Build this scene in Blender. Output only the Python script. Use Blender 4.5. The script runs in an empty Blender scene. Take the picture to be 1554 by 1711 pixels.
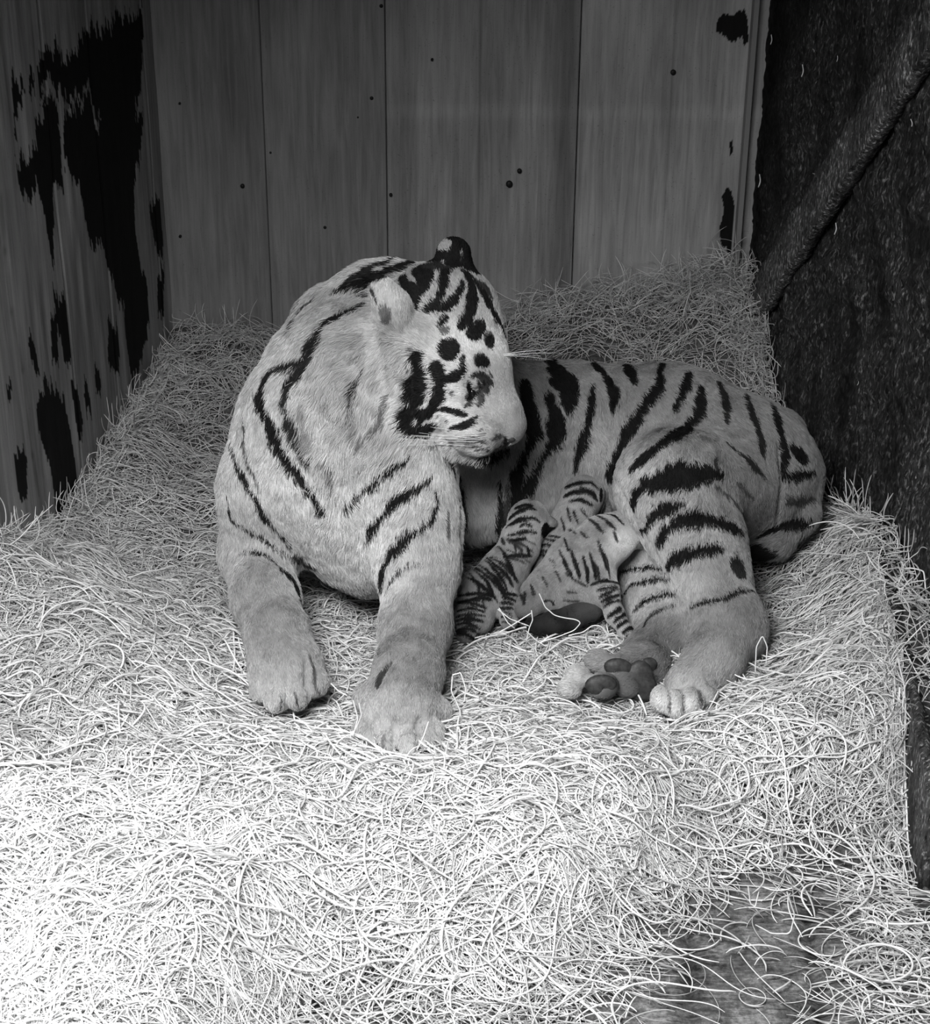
import bpy, math, random
import numpy as np
from mathutils import Vector, Matrix, kdtree
from mathutils.bvhtree import BVHTree
import openvdb

# ------------------------------------------------------------------ camera, light, exposure
FPX, W, H = 2780.0, 1554.0, 1711.0
PITCH, ROLL = math.radians(24.7), 0.0081
CAM = np.array([0.0, 0.0, 1.5])
_X = np.array([1.0, 0, 0]); _U = np.array([0, math.sin(PITCH), math.cos(PITCH)])
FWD = np.array([0, math.cos(PITCH), -math.sin(PITCH)])
RIGHT = _X * math.cos(ROLL) + _U * math.sin(ROLL)
UP = _U * math.cos(ROLL) - _X * math.sin(ROLL)
SC = bpy.context.scene
COL = SC.collection

cam_data = bpy.data.cameras.new('camera')
cam_data.sensor_fit = 'HORIZONTAL'; cam_data.sensor_width = 36.0
cam_data.lens = FPX / W * 36.0
cam = bpy.data.objects.new('camera', cam_data); COL.objects.link(cam)
cam.matrix_world = Matrix(((RIGHT[0], UP[0], -FWD[0], CAM[0]), (RIGHT[1], UP[1], -FWD[1], CAM[1]),
                           (RIGHT[2], UP[2], -FWD[2], CAM[2]), (0, 0, 0, 1)))
SC.camera = cam

world = bpy.data.worlds.new('sky'); SC.world = world; world.use_nodes = True
bgn = world.node_tree.nodes['Background']
bgn.inputs[0].default_value = (1, 1, 1, 1); bgn.inputs[1].default_value = 0.16

def area_light(name, loc, target, sx, sy, power):
    d = bpy.data.lights.new(name, 'AREA'); d.shape = 'RECTANGLE'; d.size = sx; d.size_y = sy; d.energy = power
    o = bpy.data.objects.new(name, d); COL.objects.link(o); o.location = loc
    o.rotation_euler = (Vector(target) - Vector(loc)).to_track_quat('-Z', 'Y').to_euler()
    return o
area_light('doorway_daylight', (-0.45, 1.00, 1.78), (0.02, 2.0, 0.0), 1.0, 0.6, 27.0).data.spread = math.radians(104)
sun_d = bpy.data.lights.new('sun', 'SUN'); sun_d.energy = 7.0; sun_d.angle = math.radians(7)
sun = bpy.data.objects.new('sun', sun_d); COL.objects.link(sun)
SUN_DIR = Vector((0.62, 0.12, -0.78)).normalized()
sun.rotation_euler = SUN_DIR.to_track_quat('-Z', 'Y').to_euler(); sun.location = (-2, 0, 3)

SC.view_settings.view_transform = 'Standard'; SC.view_settings.look = 'None'
SC.view_settings.gamma = 1.0; SC.view_settings.exposure = 0.0
try: SC.cycles_curves.shape = 'THICK'
except Exception: pass
SC.cycles.max_bounces = 5; SC.cycles.diffuse_bounces = 3; SC.cycles.glossy_bounces = 2
SC.cycles.use_denoising = True

# ------------------------------------------------------------------ helpers
rng = np.random.default_rng(7)
def ray(px, py):
    px = np.asarray(px, float); py = np.asarray(py, float)
    return FWD + ((px - W / 2) / FPX)[..., None] * RIGHT + ((H / 2 - py) / FPX)[..., None] * UP
def atY(px, py, Y):
    d = ray(px, py); return CAM + d * ((Y - CAM[1]) / d[..., 1])[..., None]
def atZ(px, py, z=0.0):
    d = ray(px, py); return CAM + d * ((z - CAM[2]) / d[..., 2])[..., None]
def mpp(p):
    return float(np.dot(np.asarray(p) - CAM, FWD)) / FPX     # metres per pixel at p

_LAT = np.random.default_rng(3).random((32, 32, 32)).astype(np.float32)
def noise3(p, freq):
    """smooth value noise -1..1"""
    q = np.asarray(p, np.float64) * freq + 100.0
    i = np.floor(q).astype(np.int64); f = q - i; f = f * f * (3 - 2 * f)
    r = 0
    for dx in (0, 1):
        wx = f[..., 0] if dx else 1 - f[..., 0]
        for dy in (0, 1):
            wy = f[..., 1] if dy else 1 - f[..., 1]
            for dz in (0, 1):
                wz = f[..., 2] if dz else 1 - f[..., 2]
                r = r + wx * wy * wz * _LAT[(i[..., 0] + dx) % 32, (i[..., 1] + dy) % 32, (i[..., 2] + dz) % 32]
    return r * 2 - 1
def noise2(x, y, freq, seed=0.0):
    return noise3(np.stack([x, y, np.full_like(x, seed)], -1), freq)
def smooth(a, b, x):
    t = np.clip((x - a) / (b - a), 0, 1); return t * t * (3 - 2 * t)
def unit(v):
    return v / np.maximum(np.linalg.norm(v, axis=-1, keepdims=True), 1e-9)

def link(name, data, parent=None):
    o = bpy.data.objects.new(name, data); COL.objects.link(o)
    if parent is not None: o.parent = parent
    return o
def tag(o, label=None, cat=None, group=None, kind=None):
    if label: o['label'] = label
    if cat: o['category'] = cat
    if group: o['group'] = group
    if kind: o['kind'] = kind
    return o
def mesh_obj(name, verts, faces, mat, parent=None, shade=None, smooth_shade=True):
    me = bpy.data.meshes.new(name)
    verts = np.asarray(verts, np.float32)
    if isinstance(faces, np.ndarray):
        n, k = faces.shape
        me.vertices.add(len(verts)); me.vertices.foreach_set('co', verts.ravel())
        me.loops.add(n * k); me.loops.foreach_set('vertex_index', faces.ravel().astype(np.int32))
        me.polygons.add(n); me.polygons.foreach_set('loop_start', (np.arange(n) * k).astype(np.int32))
    else:
        me.from_pydata([tuple(map(float, v)) for v in verts], [], faces)
    if smooth_shade: me.polygons.foreach_set('use_smooth', np.ones(len(me.polygons), bool))
    me.update(calc_edges=True); me.validate()
    if shade is not None:
        a = me.attributes.new('shade', 'FLOAT', 'POINT'); a.data.foreach_set('value', np.asarray(shade, np.float32))
    me.materials.append(mat)
    return link(name, me, parent)
def curves_obj(name, P, R, shade, mat, parent=None):
    """P (N,K,3) R (N,K) shade (N)"""
    N, K, _ = P.shape
    c = bpy.data.hair_curves.new(name); c.add_curves([K] * N)
    c.position_data.foreach_set('vector', P.astype(np.float32).ravel())
    a = c.attributes.get('radius') or c.attributes.new('radius', 'FLOAT', 'POINT')
    a.data.foreach_set('value', R.astype(np.float32).ravel())
    a = c.attributes.new('shade', 'FLOAT', 'CURVE'); a.data.foreach_set('value', shade.astype(np.float32))
    c.materials.append(mat)
    return link(name, c, parent)
def box_geo(lo, hi, off=0):
    x0, y0, z0 = lo; x1, y1, z1 = hi
    v = [(x0,y0,z0),(x1,y0,z0),(x1,y1,z0),(x0,y1,z0),(x0,y0,z1),(x1,y0,z1),(x1,y1,z1),(x0,y1,z1)]
    f = [(0,3,2,1),(4,5,6,7),(0,1,5,4),(1,2,6,5),(2,3,7,6),(3,0,4,7)]
    return v, [tuple(i + off for i in q) for q in f]

# ------------------------------------------------------------------ materials
class NT:
    def __init__(s, name):
        s.m = bpy.data.materials.new(name); s.m.use_nodes = True; s.t = s.m.node_tree
        s.b = s.t.nodes['Principled BSDF']; s.b.inputs['Roughness'].default_value = .8
        s.b.inputs['Specular IOR Level'].default_value = .2
    def n(s, typ, **kw):
        nd = s.t.nodes.new(typ)
        for k, v in kw.items():
            if k.startswith('_'): setattr(nd, k[1:], v)
            else: nd.inputs[k.replace('__', ' ')].default_value = v
        return nd
    def l(s, a, b): s.t.links.new(a, b)
    def math(s, op, a, b=None, clamp=False):
        nd = s.t.nodes.new('ShaderNodeMath'); nd.operation = op; nd.use_clamp = clamp
        for i, v in enumerate((a, b)):
            if v is None: continue
            if hasattr(v, 'links'): s.l(v, nd.inputs[i])
            else: nd.inputs[i].default_value = v
        return nd.outputs[0]
    def coord(s, scale=(1, 1, 1), rot=(0, 0, 0)):
        tc = s.n('ShaderNodeTexCoord'); mp = s.n('ShaderNodeMapping')
        mp.inputs['Scale'].default_value = scale; mp.inputs['Rotation'].default_value = rot
        s.l(tc.outputs['Object'], mp.inputs['Vector']); return mp.outputs[0]
    def noise(s, vec, scale, detail=4, rough=.6, dist=0):
        nd = s.n('ShaderNodeTexNoise'); nd.inputs['Scale'].default_value = scale
        nd.inputs['Detail'].default_value = detail; nd.inputs['Roughness'].default_value = rough
        nd.inputs['Distortion'].default_value = dist
        s.l(vec, nd.inputs['Vector']); return nd.outputs['Fac']
    def ramp(s, fac, stops):
        nd = s.n('ShaderNodeValToRGB'); e = nd.color_ramp.elements
        while len(e) < len(stops): e.new(.5)
        for el, (p, v) in zip(e, stops): el.position = p; el.color = (v, v, v, 1)
        s.l(fac, nd.inputs[0]); return nd.outputs[0]
    def attr(s, name='shade'):
        nd = s.n('ShaderNodeAttribute'); nd.attribute_name = name; return nd.outputs['Fac']
    def color(s, v):
        if hasattr(v, 'links'): s.l(v, s.b.inputs['Base Color'])
        else: s.b.inputs['Base Color'].default_value = (v, v, v, 1)
    def bump(s, h, strength=.5, dist=.01):
        nd = s.n('ShaderNodeBump'); nd.inputs['Strength'].default_value = strength
        nd.inputs['Distance'].default_value = dist; s.l(h, nd.inputs['Height']); s.l(nd.outputs[0], s.b.inputs['Normal'])

def simple(name, v, rough=.7, spec=.2):
    m = NT(name); m.color(v); m.b.inputs['Roughness'].default_value = rough
    m.b.inputs['Specular IOR Level'].default_value = spec; return m.m
m = NT('fur'); m.color(m.attr()); m.b.inputs['Roughness'].default_value = .75; m.b.inputs['Specular IOR Level'].default_value = .05; M_FUR = m.m
m = NT('skin'); m.color(m.math('MULTIPLY', m.attr(), .8)); M_SKIN = m.m
m = NT('wood_wool'); m.color(m.attr()); m.b.inputs['Roughness'].default_value = .55; m.b.inputs['Specular IOR Level'].default_value = .3; M_WOOL = m.m
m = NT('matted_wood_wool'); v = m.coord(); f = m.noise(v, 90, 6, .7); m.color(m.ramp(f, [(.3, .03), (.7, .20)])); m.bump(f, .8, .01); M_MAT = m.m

def wood_wall(name, hi, lo, board_scale=(26, 26, 1.4)):
    m = NT(name)
    g = m.noise(m.coord(board_scale), 3.0, 6, .65, .6)
    s = m.noise(m.coord((1.6, 1.6, .7)), 3.0, 4, .6)
    sp = m.noise(m.coord((1, 1, 1)), 260, 2, .5)
    c = m.ramp(m.math('ADD', m.math('MULTIPLY', g, .55), m.math('MULTIPLY', s, .45)), [(.36, lo * .8), (.64, hi * 1.05)])
    spk = m.ramp(sp, [(.22, .55), (.36, 1.0)])
    c2 = m.math('MULTIPLY', m.math('MULTIPLY', c, spk), m.attr())
    m.color(c2); m.bump(g, .25, .004)
    return m.m
M_BACK = wood_wall('grey_planks', .37, .25)
M_LEFT = wood_wall('grey_boards', .42, .26)

FUR_N, CUB_N, STR_N = 500000, 75000, 140000

# ------------------------------------------------------------------ the stall
def in_poly(u, v, poly):
    r = np.zeros(u.shape, bool); n = len(poly)
    for i in range(n):
        (x1, y1), (x2, y2) = poly[i], poly[(i + 1) % n]
        if y1 == y2: continue
        c = ((y1 > v) != (y2 > v)) & (u < (x2 - x1) * (v - y1) / (y2 - y1) + x1); r ^= c
    return r
def plane_hit(px, py, P0, N):
    d = ray(px, py); t = np.dot(P0 - CAM, N) / d.dot(N); return CAM + d * t

class Wall:
    """vertical wall through A,B (xy); u runs A->B, v = height"""
    def __init__(s, A, B, thick, outward):
        s.A = np.array([A[0], A[1], 0.]); s.B = np.array([B[0], B[1], 0.])
        s.L = np.linalg.norm(s.B - s.A); s.e = (s.B - s.A) / s.L
        s.n = np.array([s.e[1], -s.e[0], 0]) * outward; s.t = thick
    def uv(s, px, py):
        p = plane_hit(float(px), float(py), s.A, s.n); return float((p - s.A).dot(s.e)), float(p[2])
    def polys(s, txt):
        out = []
        for line in txt.strip().split('\n'):
            pts = [tuple(map(float, q.split(','))) for q in line.split()]
            out.append([s.uv(*p) for p in pts])
        return out
    def grid(s, us, vs, depth=None):
        U, V = np.meshgrid(us, vs, indexing='ij')
        P = s.A + U[..., None] * s.e + V[..., None] * np.array([0, 0, 1.])
        if depth is not None: P = P + depth(U, V)[..., None] * s.n
        nu, nv = U.shape; idx = np.arange(nu * nv).reshape(nu, nv)
        q = np.stack([idx[:-1, :-1], idx[1:, :-1], idx[1:, 1:], idx[:-1, 1:]], -1).reshape(-1, 4)
        return P.reshape(-1, 3), q, U.ravel(), V.ravel()

# back wall: wide grey planks with open joints between them
BW = Wall((-0.80, 4.15), (0.76, 4.15), .03, -1)         # n points back (+Y)
if BW.n[1] < 0: BW.n = -BW.n
seams = [BW.uv(440, 200)[0], BW.uv(645, 200)[0], BW.uv(964, 250)[0]]
faint = [BW.uv(800, 250)[0], BW.uv(1119, 200)[0]]
us = list(np.arange(0, 1.30, .006)) + list(np.arange(1.30, BW.L, .0025))
for s_ in seams: us += [s_ - .004, s_ - .0022, s_ - .002, s_ + .002, s_ + .0022, s_ + .004]
us = np.array(sorted(us)); vs = np.concatenate([np.arange(-.15, 1.2, .004), np.arange(1.25, 2.15, .05)])
def bdepth(U, V):
    d = np.zeros_like(U)
    for s_ in seams: d = np.maximum(d, np.where(abs(U - s_) <= .0021, .03, 0))
    k = np.searchsorted(seams, U)
    d += np.array([.004, 0, .006, .001])[k] + .0012 * noise2(U, V * .1, 40)
    for s_ in faint: d += .0015 * np.exp(-((U - s_) / .002) ** 2)
    return d
P, Q, U, V = BW.grid(us, vs, bdepth)
k = np.searchsorted(seams, U)
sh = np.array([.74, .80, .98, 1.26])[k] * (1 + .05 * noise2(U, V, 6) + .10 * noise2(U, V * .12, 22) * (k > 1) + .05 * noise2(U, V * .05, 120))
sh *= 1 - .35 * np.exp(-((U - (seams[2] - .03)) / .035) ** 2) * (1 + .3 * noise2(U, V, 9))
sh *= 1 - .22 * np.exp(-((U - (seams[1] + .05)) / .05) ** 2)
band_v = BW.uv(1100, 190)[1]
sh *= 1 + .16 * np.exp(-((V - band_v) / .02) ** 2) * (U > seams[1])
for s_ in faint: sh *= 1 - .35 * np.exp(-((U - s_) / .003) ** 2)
jag = .016 * noise2(U, U * 0, 130) + .012 * noise2(U, V * .06, 260)
for poly in BW.polys('''1198,30 1210,22 1250,22 1251,66 1232,70 1215,64 1197,48
1206,322 1226,322 1228,350 1222,420 1206,418 1202,380 1210,350
1219,240 1224,240 1224,262 1219,262'''):
    sh = np.where(in_poly(U, V + jag * .6, poly), .03, sh)
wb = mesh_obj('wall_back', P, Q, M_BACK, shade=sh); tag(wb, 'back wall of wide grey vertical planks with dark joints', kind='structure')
M_DARK = simple('dark_metal', .015, .5)
for (x, y, r) in ((405, 311, 4.5), (543, 380, 3.5), (621, 164, 4), (653, 326, 3.5), (1125, 121, 6), (851, 308, 7), (868, 286, 5), (722, 100, 3), (637, 10, 4), (301, 395, 3), (300, 173, 2.5), (452, 255, 2.5), (598, 196, 2)):
    u, v = BW.uv(x, y); c = BW.A + u * BW.e + np.array([0, 0, v]); rr = r * mpp(c) * .8
    ring = [(0, -.0035)] + [(1, -.0012)]
    vv = [c + np.array([0, -.003, 0])]; ff = []
    for j, (q, dy) in enumerate(((.7, -.0028), (1, -.001), (1.02, .006))):
        for a in range(12): vv.append(c + np.array([math.cos(a * math.pi / 6) * rr * q, dy, math.sin(a * math.pi / 6) * rr * q]))
    for a in range(12):
        b = (a + 1) % 12; ff.append((0, 1 + a, 1 + b))
        for j in range(2): ff.append((1 + j * 12 + a, 13 + j * 12 + a, 13 + j * 12 + b, 1 + j * 12 + b))
    mesh_obj('nail_head', vv, ff, M_DARK, wb)

# left wall: boards with black peeled patches
LW = Wall((-0.768, 4.16), (-0.912, 2.05), .03, 1)
if LW.n[0] > 0: LW.n = -LW.n
us = np.arange(0, LW.L + .001, .0045); vs = np.concatenate([np.arange(-.15, 1.25, .0045), np.arange(1.3, 2.15, .05)])
lseams = [LW.uv(238, 60)[0], LW.uv(146, 50)[0], LW.uv(66, 40)[0]]
def ldepth(U, V):
    d = .002 * noise2(U, V * .15, 30)
    for s_ in lseams: d = d + .01 * np.exp(-((U - s_) / .0035) ** 2)
    return d
P, Q, U, V = LW.grid(us, vs, ldepth)
sh = 1 + .12 * noise2(U, V * .2, 9) + .08 * noise2(U, V * .1, 60)
for s_ in lseams: sh *= 1 - .4 * np.exp(-((U - s_) / .006) ** 2)
# knotty crack running down the front board
cr = [LW.uv(x, y) for x, y in ((2, 330), (8, 420), (20, 520), (38, 620), (52, 760), (72, 860))]
for (u1, v1), (u2, v2) in zip(cr[:-1], cr[1:]):
    tt = np.clip(((U - u1) * (u2 - u1) + (V - v1) * (v2 - v1)) / ((u2 - u1) ** 2 + (v2 - v1) ** 2), 0, 1)
    dd = np.hypot(U - u1 - tt * (u2 - u1), V - v1 - tt * (v2 - v1)) + .004 * noise2(U, V, 60)
    sh *= 1 - .28 * np.exp(-(dd / .008) ** 2)
jag = .022 * noise2(U, U * 0, 120) + .014 * noise2(U, V * .05, 300)
for poly in LW.polys('''62,105 100,72 102,98 140,66 150,45 180,38 205,28 228,22 238,8 240,60 236,140 225,180 222,260 218,320 232,430 246,470 250,540 238,600 222,635 216,600 208,540 208,480 198,500 190,470 180,430 172,380 165,300 170,200 160,190 150,150 125,155 110,165 80,140 66,160
60,200 80,180 100,210 104,280 108,320 98,325 92,300 88,400 92,440 85,430 72,340 60,300 52,330 40,325 30,300 26,270 46,262 60,225
106,180 150,160 160,220 160,330 165,420 150,400 130,300 108,280
150,210 240,180 234,260 224,300 226,400 235,450 222,500 200,500 185,460 170,420 158,380 150,300
22,135 40,132 38,160 30,175 32,210 24,215
48,120 58,116 58,150 48,150
70,165 96,175 98,205 82,200
88,480 108,500 120,600 118,612 108,590 96,540
50,560 62,590 66,620 60,632 50,600
68,645 90,635 110,670 126,760 132,830 112,885 98,870 84,780 66,730 62,690
22,750 36,740 44,770 42,830 36,832 26,790
8,630 16,630 20,655 12,658
84,520 96,530 98,600 86,590
118,640 130,660 140,710 138,745 128,720
180,540 196,545 202,600 192,632 180,610
248,340 266,330 274,420 270,440 258,400
262,455 276,450 272,525 262,520
140,640 150,650 154,690 146,690
158,600 165,610 170,650 160,650'''):
    sh = np.where(in_poly(U, V + jag, poly), .012, sh)
wl = mesh_obj('wall_left', P, Q, M_LEFT, shade=sh); tag(wl, 'left board wall of the stall with black peeled patches', kind='structure')
# pale trim strip at the right end of the back wall
cx = BW.uv(1258, 40)[0] + BW.A[0]
v_, f_ = box_geo((cx - .006, 4.112, -.1), (cx + .006, 4.149, 2.1))
M_TRIM = simple('pale_trim', .26)
tag(mesh_obj('trim_1', v_, f_, M_TRIM, smooth_shade=False), kind='structure')

# right wall: very dark rough timber, with a diagonal brace and a low kick board
m = NT('dark_rough_timber')
g = m.noise(m.coord((30, 30, 9)), 4.5, 6, .75); s2 = m.noise(m.coord((3, 3, 2)), 2.5, 4, .6)
sp = m.noise(m.coord((1.0, 1.0, .5), (0.3, 0, 0)), 150, 3, .6)
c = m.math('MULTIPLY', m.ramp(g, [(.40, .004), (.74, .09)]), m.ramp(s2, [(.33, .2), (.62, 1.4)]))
c = m.math('ADD', c, m.math('MULTIPLY', m.ramp(sp, [(.54, 0), (.70, .34)]), m.ramp(s2, [(.38, .15), (.6, 1.0)])))
m.color(m.math('MULTIPLY', c, m.attr())); m.bump(g, .9, .008); m.b.inputs['Roughness'].default_value = .6; M_ROUGH = m.m
RW = Wall((0.722, 4.16), (0.850, 2.40), .04, 1)
if RW.n[0] < 0: RW.n = -RW.n
us = np.arange(0, RW.L + .012, .008); vs = np.concatenate([np.arange(-.15, 1.25, .008), np.arange(1.3, 2.15, .05)])
def rdepth(U, V):
    return (.012 * noise2(U, V, 12) + .006 * noise2(U, V, 45)) * (.25 + .75 * smooth(.0, .2, U)) + .003 * noise2(U, V, 110)
P, Q, U, V = RW.grid(us, vs, rdepth)
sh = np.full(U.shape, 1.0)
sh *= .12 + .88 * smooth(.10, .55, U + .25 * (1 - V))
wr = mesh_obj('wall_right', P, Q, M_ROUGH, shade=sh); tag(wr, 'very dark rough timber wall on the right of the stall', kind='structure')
RF = Wall((0.850, 2.40), (0.87, 1.3), .04, 1)
if RF.n[0] < 0: RF.n = -RF.n
us = np.arange(0, RF.L + .001, .02)
P, Q, U, V = RF.grid(us, vs, rdepth)
tag(mesh_obj('wall_right_front', P, Q, M_ROUGH, shade=np.full(U.shape, .8)), kind='structure')

def beam(name, a, b, w, d, mat, side, parent=None, shade=1.0):
    """square rough bar from a to b; side = direction of its depth"""
    a = np.array(a); b = np.array(b); L = np.linalg.norm(b - a); e = (b - a) / L
    s = unit(np.array(side) - np.dot(side, e) * e); t = np.cross(e, s)
    n = int(L / .01); cs = [(-1, 0), (-.92, -.5), (-.3, -.56), (.3, -.56), (.92, -.5), (1, 0), (.92, .5), (.3, .55), (-.3, .55), (-.92, .5)]
    vv = []
    for i in range(n + 1):
        for (q, r) in cs: vv.append(a + e * L * i / n + t * q * w / 2 + s * r * d)
    vv = np.array(vv); vv += (noise3(vv, 35) * .004)[:, None] * s + (noise3(vv + 5, 18) * .005)[:, None] * t
    k = len(cs); ff = [(i * k + j, i * k + (j + 1) % k, (i + 1) * k + (j + 1) % k, (i + 1) * k + j) for i in range(n) for j in range(k)]
    ff += [tuple(range(k))[::-1], tuple(n * k + j for j in range(k))]
    return mesh_obj(name, vv, ff, mat, parent, shade=np.full(len(vv), shade))
def on(wall, px, py, lift=0.0):
    p = plane_hit(float(px), float(py), wall.A, wall.n); return p - wall.n * lift
tag(beam('diagonal_brace', on(RW, 1262, 535, .02), on(RW, 1640, -60, .02), .105, .03, M_ROUGH, RW.n, shade=2.6),
    'dark rough diagonal timber brace across the dark right wall', 'brace')
beamk = beam('kick_board', (0.795, 2.92, .03), (0.70, 2.05, -.03), .26, .02, M_ROUGH, (1, -.1, 0), shade=1.8)
tag(beamk, 'low dark weathered board standing along the right edge of the bedding', 'board')

# floor: worn boards
m = NT('worn_floor')
g = m.noise(m.coord((1, 1, 1)), 14, 8, .72); g2 = m.noise(m.coord((3, 18, 3)), 9, 5, .7); s2 = m.noise(m.coord(), 130, 4, .7)
c = m.math('ADD', m.math('MULTIPLY', g, .6), m.math('MULTIPLY', g2, .4))
c = m.math('ADD', m.math('MULTIPLY', c, .75), m.math('MULTIPLY', s2, .25))
m.color(m.math('MULTIPLY', m.ramp(c, [(.40, .02), (.5, .12), (.62, .40)]), m.attr())); m.bump(c, .8, .01); M_FLOOR = m.m
FZ = -.085
xs = np.arange(-1.3, 1.3, .012); ys = np.arange(.6, 4.25, .012)
X, Y = np.meshgrid(xs, ys, indexing='ij'); Z = FZ + .004 * noise2(X, Y, 8) + .002 * noise2(X, Y, 40)
jx = X - .10 * (Y - 2) ; seam = np.abs(((jx - .515) + .09) % .18 - .09)
Z -= .008 * np.exp(-(seam / .006) ** 2)
idx = np.arange(X.size).reshape(X.shape)
Q = np.stack([idx[:-1, :-1], idx[1:, :-1], idx[1:, 1:], idx[:-1, 1:]], -1).reshape(-1, 4)
fl = mesh_obj('floor', np.stack([X, Y, Z], -1).reshape(-1, 3), Q, M_FLOOR, shade=(1 - .6 * np.exp(-(seam / .01) ** 2)).ravel())
tag(fl, 'worn wooden floor boards of the stall', kind='structure')
# ceiling over the stall (above the frame)
v_, f_ = box_geo((-2.15, .1, 2.12), (1.2, 4.25, 2.2))
tag(mesh_obj('ceiling', v_, f_, simple('ceiling_boards', .18), smooth_shade=False), kind='structure')

# ------------------------------------------------------------------ bedding surface
MOUNDS = []
def mound(px, py, h, sx, sy, rot=0.0):
    p = atZ(px, py, 0.0); MOUNDS.append((p[0], p[1], h, sx, sy, rot))
MOUNDS += [(-.88, 2.70, .17, .16, .17, 0), (-.80, 3.45, .06, .10, .25, 0), (-.62, 2.50, .08, .12, .12, 0), (-.72, 2.25, .05, .18, .12, 0)]
MOUNDS += [(.80, 2.86, .11, .09, .17, 0), (.74, 2.45, .10, .11, .24, 0), (.55, 2.33, .05, .14, .10, 0)]
MOUNDS += [(-.12, 2.25, -.035, .08, .09, 0), (-.285, 2.45, -.02, .09, .10, 0), (.33, 2.42, -.025, .12, .08, 0), (.22, 2.50, -.02, .10, .08, 0)]
mound(900, 1120, .02, .14, .08); mound(300, 1330, .05, .35, .10, .25); mound(850, 1330, .03, .35, .12)
mound(80, 1500, .05, .3, .12)
def bed_height(x, y):
    calm = 1 - .75 * np.exp(-.5 * (((x - .02) / .42) ** 2 + ((y - 2.55) / .32) ** 2))
    z = (.018 * noise2(x, y, 5) + .018 * noise2(x, y, 11, 4.) + .009 * noise2(x, y, 26, 9.)) * calm
    for (cx, cy, h, sx, sy, r) in MOUNDS:
        dx, dy = x - cx, y - cy; a = dx * math.cos(r) + dy * math.sin(r); b = -dx * math.sin(r) + dy * math.cos(r)
        z = z + h * np.exp(-.5 * ((a / sx) ** 2 + (b / sy) ** 2))
    back = np.exp(-.5 * ((y - 4.15) / .30) ** 2)
    z = z + back * (.10 + .14 * smooth(-.05, .35, x) + .06 * smooth(.45, .68, x))
    z = z - .02 * np.exp(-.5 * (((x + .05) / .25) ** 2 + ((y - 2.62) / .22) ** 2))
    # the front edge, where the bedding thins out over the bare floor
    yb = 1.50 + .37 * smooth(-.46, -.15, x) + .27 * smooth(.08, .44, x) + .06 * noise2(x, y, 5, 2.)
    m = smooth(yb - .14, yb + .26, y)
    return z * m + (FZ - .012) * (1 - m), m
xs = np.arange(-.93, .93, .011); ys = np.arange(1.0, 4.142, .011)
X, Y = np.meshgrid(xs, ys, indexing='ij'); Z, _ = bed_height(X, Y)
Z += .006 * noise2(X, Y, 60)
lim_l = -.868 + (Y - 2.7) * .066; 
idx = np.arange(X.size).reshape(X.shape)
def right_x(y): return np.where(y > 2.4, .722 + (4.16 - y) * .0727, .850 + (2.4 - y) * .018) - .02
keep = (X > np.where(Y > 2.05, -.768 - (4.16 - Y) * .0684 + .004, -9)) & (X < right_x(Y))
Q = np.stack([idx[:-1, :-1], idx[1:, :-1], idx[1:, 1:], idx[:-1, 1:]], -1).reshape(-1, 4)
Q = Q[keep.ravel()[Q].all(1)]
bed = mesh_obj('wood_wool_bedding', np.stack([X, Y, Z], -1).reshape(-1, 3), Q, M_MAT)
tag(bed, 'deep pale wood wool bedding covering the stall floor under the tigress', 'bedding', kind='stuff')
def side_limits(y):
    lo = np.where(y > 2.05, -.768 - (4.16 - y) * .0684 + .012, -1.1)
    return lo, right_x(y)
def kick_x(y): return .70 + (y - 2.05) * (.795 - .70) / .87 - .012

def strands(n, seed, box, len_rng, r_rng, lift, K=12, curl=6.0, dens=None, shade=(.45, .95)):
    g = np.random.default_rng(seed)
    px = g.uniform(box[0], box[2], n); py = g.uniform(box[1], box[3], n)
    p = atZ(px, py, .03); x, y = p[:, 0], p[:, 1]
    ok = (y < 4.13) & (y > 1.1)
    if dens is not None: ok &= g.random(n) < dens(x, y)
    lo, hi = side_limits(y); hi = np.where((y > 2.05) & (y < 2.92), kick_x(y), hi)
    ok &= (x > lo) & (x < hi)
    x, y = x[ok], y[ok]; n = len(x)
    L = g.uniform(*len_rng, n) * g.choice([.5, 1, 1, 1.5], n)
    co = g.random(n) < .55; th = np.where(co, noise2(x, y, 4.5, seed * 1.7) * 5.0 + g.normal(0, .45, n), g.uniform(0, 2 * math.pi, n)); kap = g.normal(0, curl, n); dk = g.normal(0, curl * 12, n)
    ph = g.uniform(0, 6.28, n); wj = g.uniform(0, 1, n) ** 2 * .035; hv = g.uniform(0, 1, n) ** 1.6 * lift; wv = g.uniform(20, 70, n); wa = g.uniform(.1, 1, n) * .006
    P = np.zeros((n, K, 3)); cx, cy = x.copy(), y.copy(); ds = L / (K - 1)
    for k in range(K):
        z, mm = bed_height(cx, cy); z = np.maximum(z, FZ + .002)
        s = k * ds
        arch = np.sin(np.pi * k / (K - 1)) ** .6
        P[:, k, 0], P[:, k, 1] = cx, cy
        P[:, k, 2] = z + .003 + (hv * (.35 + .65 * arch)) + wa * np.sin(wv * s + ph) * (.3 + mm)
        th = th + (kap + dk * (s - L / 2)) * ds
        cx = cx + np.cos(th) * ds; cy = cy + np.sin(th) * ds * .9
        lo, hi = side_limits(cy); hi = np.where((cy > 2.05) & (cy < 2.92), kick_x(cy), hi)
        cx = np.clip(cx, lo + wj, hi - wj); cy = np.minimum(cy, 4.135 - wj)
    R = g.uniform(*r_rng, n)[:, None] * np.ones(K)[None]; R[:, 0] *= .5; R[:, -1] *= .4
    return P, R, g.uniform(*shade, n)
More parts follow.
